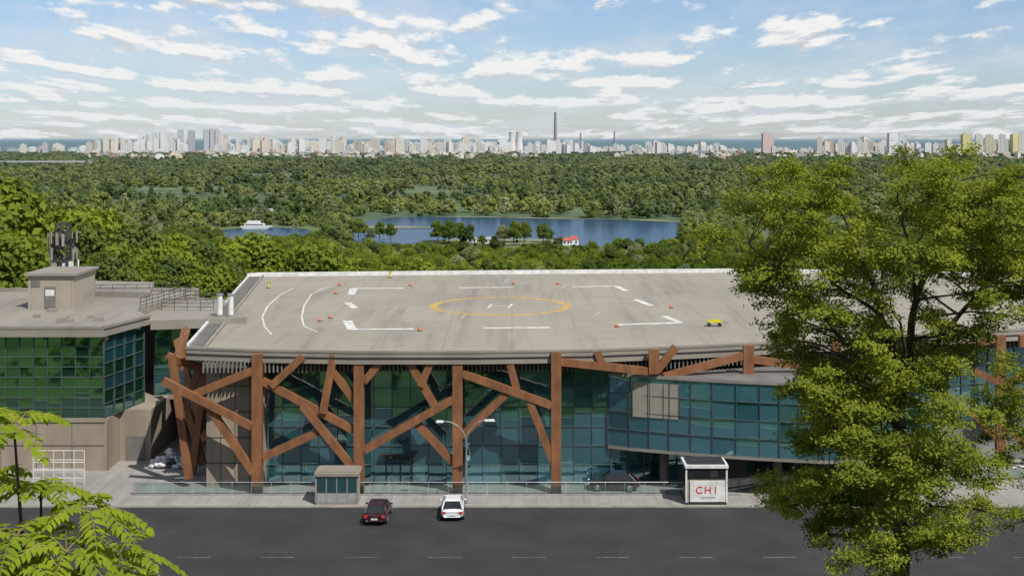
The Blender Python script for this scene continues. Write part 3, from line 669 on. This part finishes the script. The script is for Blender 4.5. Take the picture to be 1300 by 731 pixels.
# ------------------------------------------------------------ helipad markings
ZM = ZR+0.006
def ribbon(B, pts, wd, mi=0, z=ZM):
    for a, b in zip(pts, pts[1:]):
        a = Vector((a[0],a[1],0)); b = Vector((b[0],b[1],0)); t = (b-a).normalized(); n = Vector((-t.y,t.x,0))*wd/2
        B.face([(a.x+n.x,a.y+n.y,z),(a.x-n.x,a.y-n.y,z),(b.x-n.x,b.y-n.y,z),(b.x+n.x,b.y+n.y,z)], mi)
B = MB(); c = g(635,388.2,ZR)
ring = [(c.x+7.2*math.cos(t*math.pi/36), c.y+7.2*math.sin(t*math.pi/36)) for t in range(73)]
ribbon(B, ring, 0.8, 1)
def GR(l): return [tuple(g(a,b2,ZR)[:2]) for a, b2 in l]
Wm = 0.75
for l in ([(446,374),(449,366.3),(513,365.7)], [(583,365.3),(652,364.6)], [(727,364),(782,363.2),(796,369.5)], [(806,380),(827,388)], [(785,412),(864,409.5),(842,401)], [(613,416.3),(698,415.6)], [(441,407),(447,418),(525,417.4)], [(441,384),(451,391)]):
    P = GR(l)
    if len(P) == 3:
        ribbon(B, P[:2], Wm*1.2 if l[0][0] < 700 and abs(l[0][0]-l[1][0]) < 15 else Wm); ribbon(B, P[1:], Wm, 0, ZM+.004)
    else: ribbon(B, P, Wm)
for l in ([(372,366),(356,374),(340,388),(333,402),(336,415),(345,424)], [(436,361),(410,366),(395,374),(386,388),(383,402),(386,414),(402,421)]): ribbon(B, GR(l), 0.17)
for dx in (-1.1, 1.1): ribbon(B, [(c.x+dx-0.2,c.y-1.7),(c.x+dx+0.2,c.y+1.7)], 0.25, 2)
ribbon(B, [(c.x-1.0,c.y),(c.x+1.0,c.y)], 0.25, 2, ZM+.004)
for px, py in ((640,358),(713,366),(755,400),(585,404)): ribbon(B, GR([(px,py),(px+6,py-4)]), 0.1, 2)
child(B, 'helipad_markings', [M_mark, M_yel, M_mark])
for px, py in ((426,373),(406,408),(419,404),(431,362.5),(533,420),(783,415),(652,360.5),(521,363),(708,361),(852,391)):
    q = g(px, py, ZR); B = MB(); B.cyl((0,0,0), (0,0,.08), .25, .22, 10, 1); B.cyl((0,0,.08), (0,0,.22), .18, .15, 10, 0); B.cyl((0,0,.22), (0,0,.28), .15, .07, 10, 0)
    B.obj('helipad_light', [M_orange, M_dark], loc=(q.x, q.y, ZR+.002))
for px, py in ((495,353),(341,366)):
    q = g(px, py, ZR); B = MB(); B.cyl((0,0,0), (0,0,.65), .11, .11, 10, 0); B.cyl((0,0,.65), (0,0,.85), .17, .13, 10, 0); B.cyl((-.1,0,.7), (.4,-.3,.9), .07, .05, 8, 0); B.cyl((0,0,0), (0,0,.08), .25, .25, 10, 1)
    B.obj('fire_hydrant', [M_yellow, M_dark], loc=(q.x, q.y, ZR+.002))
q = g(907, 414, ZR); B = MB(); B.box(-.7,.7,-.35,.35,.38,.52,0); B.box(-.65,.65,-.3,-.24,.52,.7,0); B.cyl((.7,0,.45),(1.3,.1,.3),.04,.04,6,1)
for i in (-.5,.5):
    for j in (-.3,.3): B.cyl((i,j-.05,.16),(i,j+.05,.16),.16,.16,12,1); B.cyl((i,j,.16),(i,j,.4),.03,.03,6,1)
B.obj('ground_cart', [M_yellow, M_dark], loc=(q.x,q.y,ZR+.002))

# ------------------------------------------------------------ kiosks
M_kg = simple('kiosk_grey', (0.30,0.31,0.30), (0.22,0.23,0.22), 1, .6)
def kiosk(px, d, wd, dp, h, white, sign):
    x, y = XY(px, d); e = empty('kiosk', (x, y, .12))
    B = MB(); B.box(-wd/2, wd/2, 0, dp, 0, .18, 2); B.box(-wd/2+.05, wd/2-.05, .05, dp-.05, .18, h-.25, 0)
    B.box(-wd/2-.12, wd/2+.12, -.15, dp+.12, h-.25, h, 1); B.box(-wd/2+.1, wd/2-.1, .1, dp-.1, h, h+.1, 2)
    for sx in (-1, 1): B.box(sx*wd/2-.07, sx*wd/2+.07, -.02, .12, .18, h-.25, 1)
    if sign:
        B.box(-wd/2+.3, wd/2-.12, -.05, .045, .25, 1.95, 3)
        B.box(-wd/2+.09, wd/2-.09, .0, .048, 2.1, h-.35, 4); B.box(.3,.9,-.03,0,2.25,2.8,2)
        B.box(-wd/2+.0, -wd/2+.045, .4, dp-.5, 1.1, h-.6, 4)
    else:
        B.box(-wd/2+.1, wd/2-.1, .0, .045, 1.0, h-.45, 4); B.box(-wd/2+.1, wd/2-.1, -.02, .045, .2, .95, 0)
        for k in range(1, 4): B.box(-wd/2+wd*k/4-.04, -wd/2+wd*k/4+.04, -.03, 0, .2, h-.4, 1)
    o = B.obj('kiosk_body', [M_kg if not white else M_conc, M_fascia if not white else M_white, M_dark if white else M_fascia, M_white, G3 if not white else GCAR]); o.parent = e
    if sign:
        for lx, ch in ((-.62,'C'),(.10,'H'),(.72,'I')):
            cu = bpy.data.curves.new('sign_letter', 'FONT'); cu.body = ch; cu.size = 0.82; cu.extrude = .01; cu.align_x = 'CENTER'
            t = bpy.data.objects.new('sign_letter', cu); scene.collection.objects.link(t); cu.materials.append(M_red)
            t.parent = e; t.location = (lx, -.07, .95); t.rotation_euler = (math.pi/2, 0, 0)
        B2 = MB(); B2.box(-.5,.7,-.06,-.05,.55,.64,0); o = B2.obj('sign_caption_bar', [M_kg]); o.parent = e
kiosk(897, 104.25, 3.3, 2.5, 3.25, True, True); kiosk(427.5, 104.2, 3.4, 2.2, 2.6, False, False)
# ------------------------------------------------------------ street lamp
x, y = XY(592, 104.6); e = empty('street_lamp', (x, y, .12)); B = MB()
B.cyl((0,0,0), (0,0,.5), .16, .13, 12); B.cyl((0,0,.5), (0,0,5.2), .09, .065, 10)
for s, ex, ez in ((-1, 1.75, 6.75), (1, 1.6, 6.85)):
    pr = None
    for k in range(9):
        t = k/8; p = Vector((s*ex*(t**1.5), -.15*t, 5.2+(ez-5.2)*math.sin(t*math.pi/2)))
        if pr: B.cyl(pr, p, .05, .045, 8)
        pr = p
    B.hexa([pr+Vector(v) for v in ((-.1,-.13,-.07),(s*.75,-.16,-.07),(s*.75,.16,-.07),(-.1,.13,-.07),(-.1,-.08,.06),(s*.65,-.1,.1),(s*.65,.1,.1),(-.1,.08,.06))], 1)
o = B.obj('pole_and_arms', [M_steel, M_white]); o.parent = e
# ------------------------------------------------------------ cars
def car(x, y, yaw, c, z=0.02):
    e = empty('parked_car', (x, y, z)); e.rotation_euler[2] = yaw
    m, nt, out = newmat('car_paint'); b = nd(nt, 'ShaderNodeBsdfPrincipled'); b.inputs['Roughness'].default_value = .28
    b.inputs['Coat Weight'].default_value = .6; n = tnoise(nt, nd(nt,'ShaderNodeTexCoord').outputs['Object'], 2, 3)
    nt.links.new(mixc(nt, n, c, tuple(q*.9 for q in c)), b.inputs['Base Color']); nt.links.new(b.outputs[0], out.inputs[0])
    S = [(-2.18,.70,.38,.78),(-2.08,.84,.28,.92),(-1.5,.90,.22,.99),(-.4,.91,.2,.98),(.9,.91,.2,.96),(1.6,.87,.22,.86),(2.05,.78,.28,.72),(2.18,.62,.36,.6)]
    B = MB(); rings = []
    for yy, hw, zb, zt in S:
        r = [(-hw*.9,zb),(hw*.9,zb),(hw,zb+.14),(hw,zt-.16),(hw*.86,zt),(-hw*.86,zt),(-hw,zt-.16),(-hw,zb+.14)]
        b0 = len(B.v); B.v += [(a,yy,c2) for a, c2 in r]; rings.append(b0)
    for r0, r1 in zip(rings, rings[1:]):
        for i in range(8): j = (i+1) % 8; B.f.append((r0+i,r0+j,r1+j,r1+i)); B.m.append(0)
    B.f.append(tuple(rings[0]+i for i in range(8))); B.m.append(0); B.f.append(tuple(rings[-1]+7-i for i in range(8))); B.m.append(0)
    o = B.obj('body', [m], smooth=True); o.parent = e; sm = o.modifiers.new('sub', 'SUBSURF'); sm.levels = 2; sm.render_levels = 2
    B = MB(); lo = [(-.80,-1.85),(.80,-1.85),(.80,1.05),(-.80,1.05)]; hi = [(-.60,-1.25),(.60,-1.25),(.60,.30),(-.60,.30)]
    B.hexa([(a,b2,.9) for a, b2 in lo]+[(a,b2,1.42) for a, b2 in hi], 0)
    o = B.obj('windows', [GCAR]); o.parent = e; bv = o.modifiers.new('b','BEVEL'); bv.width = .06; bv.segments = 3
    B = MB(); B.hexa([(a*1.03,b2*1.04,1.40) for a, b2 in hi]+[(a*.92,b2*.9,1.475) for a, b2 in hi], 0)
    for l, h in zip(lo, hi): B.beam((l[0]*1.01,l[1]*1.0,.92), (h[0]*1.03,h[1]*1.03,1.42), .08, .08, 0)
    for s in (-1, 1): B.beam((s*.81,-.35,.92), (s*.625,-.35,1.42), .07, .06, 0); B.box(s*.98-.09, s*.98+.09, .62, .74, .92, 1.05, 0)
    o = B.obj('roof_and_pillars', [m]); o.parent = e; bv = o.modifiers.new('b','BEVEL'); bv.width = .02; bv.segments = 2
    B = MB()
    for s in (-1, 1):
        for yy in (-1.35, 1.38): B.cyl((s*.72,yy,.32), (s*.93,yy,.32), .32, .32, 20, 0); B.cyl((s*.93,yy,.32), (s*.945,yy,.32), .2, .18, 12, 1)
        B.box(s*.68-.14, s*.68+.14, -2.19, -2.1, .66, .82, 2); B.box(s*.6-.15, s*.6+.15, 2.05, 2.17, .55, .66, 3)
    B.box(-.25,.25,-2.215,-2.18,.5,.62,3)
    o = B.obj('wheels_and_lights', [M_tyre, M_steel, M_red, M_white]); o.parent = e
car(*XY(575,102.0), 0.02, (0.7,0.71,0.73)); car(*XY(480,100.9), -0.03, (0.035,0.006,0.012))
car(XY(778,112)[0]-.2, 108.9, 1.5, (0.012,0.012,0.015), .13)
# ------------------------------------------------------------ sacks
e = empty('pile_of_sacks', (*XY(215,116.5), .12)); B = MB()
for i in range(60):
    r = random.random()*1.9; a = random.random()*6.28; x, y = math.cos(a)*r*1.1, math.sin(a)*r*.7; z = max(0, (1.7-r)*.8)*random.random()**.5+.18
    P = Vector((x,y,z)); s = random.uniform(.3,.48); u = Vector((math.cos(a*3),math.sin(a*3),random.uniform(-.3,.3))).normalized()
    prs = [(-1,.35),(-.7,.85),(0,1),(.7,.85),(1,.3)]
    for (t0,k0),(t1,k1) in zip(prs, prs[1:]): B.cyl(P+u*t0*s*.9, P+u*t1*s*.9, k0*s*.55, k1*s*.55, 7, 0)
o = B.obj('sacks', [M_sack], smooth=True); o.parent = e
railing('white_fence', XY(42,110), XY(107,110), .12, 2.0, .8, mat=M_white); railing('white_fence', XY(42,112.5), XY(107,112.5), .12, 2.4, .8, mat=M_white)
# ------------------------------------------------------------ large tree
def big_tree(name, D, outline, limbs, nclump, nleaf, lsize, rr, thick, mat, mind, axis):
    B = MB(); P = [(w(a, b, D).x, w(a, b, D).z) for a, b in outline]
    segs = []
    def limb(pts, r0, r1):
        pts = [Vector(p) for p in pts]; sub = []
        for a, b in zip(pts, pts[1:]):
            for k in range(4): sub.append(a.lerp(b, k/4)+Vector((random.gauss(0,.06),random.gauss(0,.06),0)))
        sub.append(pts[-1]); n = len(sub)-1
        for i in range(n):
            ra = r0+(r1-r0)*i/n; rb = r0+(r1-r0)*(i+1)/n; B.cyl(sub[i], sub[i+1], ra, rb, 9, 0, False); segs.append((sub[i], ra))
        segs.append((sub[-1], r1))
    for l, r0, r1 in limbs: limb([w(a, b, D+dd) if b is not None else dd for a, b, dd in l], r0, r1)
    xs = [p[0] for p in P]; zs = [p[1] for p in P]; C = []; tries = 0; ax = w(axis, 300, D).x; hw = (max(xs)-min(xs))/2
    while len(C) < nclump and tries < 60000:
        tries += 1; x = random.uniform(min(xs), max(xs)); z = random.uniform(min(zs), max(zs))
        if not inpoly(x, z, P): continue
        k = max(.25, 1-((x-ax)/hw)**2)**.5; y = D+random.uniform(-1, 1)*thick*k; c = Vector((x, y, z))
        if all((c-q).length > mind for q in C): C.append(c)
    for c in C:
        cand = min(segs, key=lambda s: (s[0]-c).length+max(0, s[0].z-c.z)*2.0); a = cand[0]
        mid = a.lerp(c, .55)+Vector((random.gauss(0,.2),random.gauss(0,.2),.25)); r = min(cand[1]*.6, .07)
        B.cyl(a, mid, r, r*.6, 5, 0, False); B.cyl(mid, c, r*.6, r*.25, 4, 0, False)
        rad = random.uniform(*rr); n = int(nleaf*(rad/rr[1])**2)
        nt_ = 9
        for t in range(nt_):
            d = Vector((random.gauss(0,1),random.gauss(0,1),random.gauss(.25,.7))).normalized(); tip = c+d*rad*random.uniform(.55,1.35)
            B.cyl(c, tip, .018, .008, 3, 0, False)
            m_ = n//nt_; cc = np.array(c.lerp(tip, .72)); Q = cc+rng.normal(0, 1, (m_, 3))*np.array([.28,.28,.12])*rad
            Q[:, 2] -= 0.12*((Q[:, 0]-cc[0])**2+(Q[:, 1]-cc[1])**2)
            Nn = np.tile(np.array([d.x*.5, d.y*.5-.1, .9]), (m_, 1)); add_leaves(B, leaf_quads(Q, Nn, lsize, .5, .42), 1)
    B.obj(name, [M_bark, mat])
FB = foliage('locust_foliage', (0.27, 0.305, 0.04), (0.27, 0.305, 0.04), (0.12, 0.17, 0.026), 0.4, 0.38)
out1 = [(898,300),(902,280),(945,258),(958,226),(1000,211),(1040,220),(1075,201),(1130,203),(1170,210),(1215,194),(1260,202),(1290,230),(1330,255),(1390,300),(1390,370),(1330,395),(1290,372),(1262,392),(1238,405),(1228,440),(1225,485),(1235,540),(1256,590),(1275,650),(1250,700),(1060,700),(1000,650),(992,612),(1008,575),(1026,535),(1008,500),(1000,455),(982,420),(968,385),(945,352),(912,324)]
trk = w(1140, 640, 58); base = Vector((trk.x+.1, 58, hgt(trk.x, 58)-.6))
limbs = [([(0,None,base),(1142,640,0),(1138,560,0),(1142,480,0)], .42, .26), ([(1142,480,0),(1120,400,.8),(1090,320,1),(1060,250,.5)], .19, .05), ([(1142,480,0),(1165,380,-1),(1190,300,-.5),(1215,230,0)], .2, .05),
         ([(1138,540,0),(1080,440,-1.5),(1020,370,-2),(950,310,-2)], .15, .04), ([(1142,500,0),(1200,420,1.5),(1270,340,2),(1340,310,2)], .16, .04), ([(1120,400,.8),(1060,360,2.5),(990,280,3)], .1, .03),
         ([(1138,600,0),(1080,560,-2),(1040,520,-2.5)], .1, .03), ([(1140,610,0),(1190,560,-2),(1225,560,-2)], .1, .03), ([(1165,380,-1),(1150,300,-3),(1140,240,-2.5)], .1, .03), ([(1140,640,0),(1085,640,2),(1050,620,3)], .1, .03), ([(1142,480,0),(1150,440,-3),(1130,380,-4)], .12, .03)]
big_tree('locust_tree', 58, out1, limbs, 290, 1100, .18, (.7, 1.15), 4.8, FB, .84, 1135)
out2 = [(1262,480),(1300,462),(1350,470),(1390,520),(1390,640),(1330,650),(1290,600),(1262,560),(1250,520)]
t2 = w(1335, 640, 64); b2_ = Vector((t2.x, 64, hgt(t2.x, 64)-.5))
big_tree('locust_tree', 64, out2, [([(0,None,b2_),(1335,640,0),(1325,540,0),(1310,490,0)], .2, .05), ([(1325,580,0),(1285,530,0)], .08, .03), ([(1325,580,0),(1370,530,0)], .08, .03)], 42, 620, .19, (.6, .95), 2.2, FB, .9, 1325)
# ------------------------------------------------------------ foreground ailanthus
FA = foliage('ailanthus_foliage', (0.30, 0.36, 0.03), (0.30, 0.36, 0.03), (0.17, 0.25, 0.025), 3.0, 0.45)
def ailanthus():
    B = MB(); D = 14.0; root = w(40, 700, D); root = Vector((root.x, D, hgt(root.x, D)-.3))
    tips = [(18,545,-.3),(-14,610,.2),(52,622,.1),(112,650,-.1),(84,700,-.6),(150,705,.4),(20,680,-.5),(-30,540,.5),(120,745,-.3),(60,765,-.4),(-20,745,-.2),(165,760,.1),(20,730,-.7)]
    for tx, ty, dd in tips:
        T = w(tx, ty, D+dd); mid = root.lerp(T, .55)+Vector((random.gauss(0,.08),random.gauss(0,.08),.1))
        B.cyl(root, mid, .05, .03, 7, 0, False); B.cyl(mid, T, .03, .012, 6, 0, False)
        nf = 9
        for k in range(nf):
            a = 6.283*k/nf+random.uniform(-.3,.3); el = random.uniform(.1,1.15); L = random.uniform(.5,.8)
            dr = Vector((math.cos(a),math.sin(a),0)); prev = T; n = 10
            for i in range(1, n+1):
                t = i/n; p = T+dr*L*t*math.cos(el*.6)+Vector((0,0,L*(math.sin(el)*t-.7*t*t)))
                B.cyl(prev, p, .006, .005, 4, 1, False)
                if i > 1:
                    tan = (p-prev).normalized(); sd = tan.cross(Vector((0,0,1))).normalized()
                    ll = .19*(1-.45*abs(t-.45)*2)
                    for s in (-1, 1, 0):
                        if s == 0 and i < n: continue
                        ld = (sd*s+tan*(.5 if s else 1)+Vector((0,0,-.25+random.gauss(0,.15)))).normalized()
                        side = ld.cross(Vector((random.gauss(0,.25),random.gauss(0,.25),1))).normalized()*.036
                        a1 = p+ld*ll*.25; a2 = p+ld*ll*.62+Vector((0,0,-.006)); tip = p+ld*ll+Vector((0,0,-.025))
                        B.face([p, a1+side, a2+side*.75, tip, a2-side*.75, a1-side], 2)
                prev = p
    B.obj('ailanthus_tree', [M_bark, simple('leaf_stalk', (.2,.18,.05), None, 3), FA])
ailanthus()
# ------------------------------------------------------------ world, sun, camera
AZ = math.radians(142); EL = math.radians(52)
wd = bpy.data.worlds.new('World'); scene.world = wd; wd.use_nodes = True; nt = wd.node_tree; nt.nodes.clear()
out = nt.nodes.new('ShaderNodeOutputWorld'); sky = nt.nodes.new('ShaderNodeTexSky'); sky.sky_type = 'NISHITA'; sky.sun_disc = False
sky.sun_elevation = EL; sky.sun_rotation = AZ; sky.air_density = 1.0; sky.dust_density = 0.4; sky.ozone_density = 2.0
bg = nt.nodes.new('ShaderNodeBackground'); bg.inputs[1].default_value = 0.10
nt.links.new(mixc(nt, 1.0, sky.outputs[0], (0.84, 0.93, 1.15), 'MULTIPLY'), bg.inputs[0])
tc = nt.nodes.new('ShaderNodeTexCoord'); sp = nt.nodes.new('ShaderNodeSeparateXYZ'); nt.links.new(tc.outputs['Generated'], sp.inputs[0])
def mth(op, a, b=None):
    n = nt.nodes.new('ShaderNodeMath'); n.operation = op
    for s, v in zip(n.inputs, (a, b)):
        if v is None: continue
        if isinstance(v, (int, float)): s.default_value = v
        else: nt.links.new(v, s)
    return n.outputs[0]
bil = nt.nodes.new('ShaderNodeMapping'); bil.inputs['Scale'].default_value = (1, 1, 1.6); nt.links.new(tc.outputs['Generated'], bil.inputs[0])
bn = mth('SUBTRACT', tnoise(nt, bil.outputs[0], 42, 7, .62), .5)
def dens(dz, seed=5.3, sc=1.7, off=.055, vs=.36):
    zz = mth('ADD', mth('MAXIMUM', mth('ADD', sp.outputs[2], dz), 0.0), off)
    u = mth('DIVIDE', sp.outputs[0], zz); v = mth('MULTIPLY', mth('DIVIDE', sp.outputs[1], zz), vs)
    cb = nt.nodes.new('ShaderNodeCombineXYZ'); nt.links.new(u, cb.inputs[0]); nt.links.new(v, cb.inputs[1]); cb.inputs[2].default_value = seed
    a = tnoise(nt, cb.outputs[0], sc, 9, .58); b = tnoise(nt, cb.outputs[0], sc*.3, 3, .5)
    return mth('ADD', mth('ADD', mth('MULTIPLY', a, .70), mth('MULTIPLY', b, .30)), mth('MULTIPLY', bn, .22))
d0 = dens(0.0); d1 = dens(0.006)
fac = maprange(nt, d0, .485, .55, 0, .95, True)
sh = maprange(nt, mth('SUBTRACT', d0, d1), -.045, .025, 0, 1, True)
cc = mixc(nt, sh, (.58,.62,.67), (.92,.91,.89))
veil = dens(0.0, 9.1, .8, .03, .35); vf = maprange(nt, veil, .42, .62, .06, .6, True)
hz = maprange(nt, sp.outputs[2], 0.0, .07, .5, 0.0)
cc = mixc(nt, hz, cc, (.66,.74,.80))
bgv = nt.nodes.new('ShaderNodeBackground'); bgv.inputs[0].default_value = (.66,.73,.79,1); bgv.inputs[1].default_value = 1.0
bg2 = nt.nodes.new('ShaderNodeBackground'); nt.links.new(cc, bg2.inputs[0]); bg2.inputs[1].default_value = 1.0
m0 = nt.nodes.new('ShaderNodeMixShader'); nt.links.new(vf, m0.inputs[0]); nt.links.new(bg.outputs[0], m0.inputs[1]); nt.links.new(bgv.outputs[0], m0.inputs[2])
mx = nt.nodes.new('ShaderNodeMixShader'); nt.links.new(fac, mx.inputs[0]); nt.links.new(m0.outputs[0], mx.inputs[1]); nt.links.new(bg2.outputs[0], mx.inputs[2]); nt.links.new(mx.outputs[0], out.inputs[0])
sl = bpy.data.lights.new('sun', 'SUN'); sl.energy = 5.0; sl.angle = math.radians(.5); sl.color = (1, .95, .87)
so = bpy.data.objects.new('sun', sl); scene.collection.objects.link(so)
dv = Vector((math.sin(AZ)*math.cos(EL), math.cos(AZ)*math.cos(EL), math.sin(EL))); so.rotation_euler = dv.to_track_quat('Z', 'Y').to_euler()
cam = bpy.data.cameras.new('camera'); cam.sensor_width = 36; cam.lens = F/1300*36; cam.shift_y = -(365.5-HY)/1300; cam.clip_end = 400000; cam.clip_start = .5
co = bpy.data.objects.new('camera', cam); scene.collection.objects.link(co); co.location = (0,0,CAMZ); co.rotation_euler = (math.pi/2,0,0); scene.camera = co
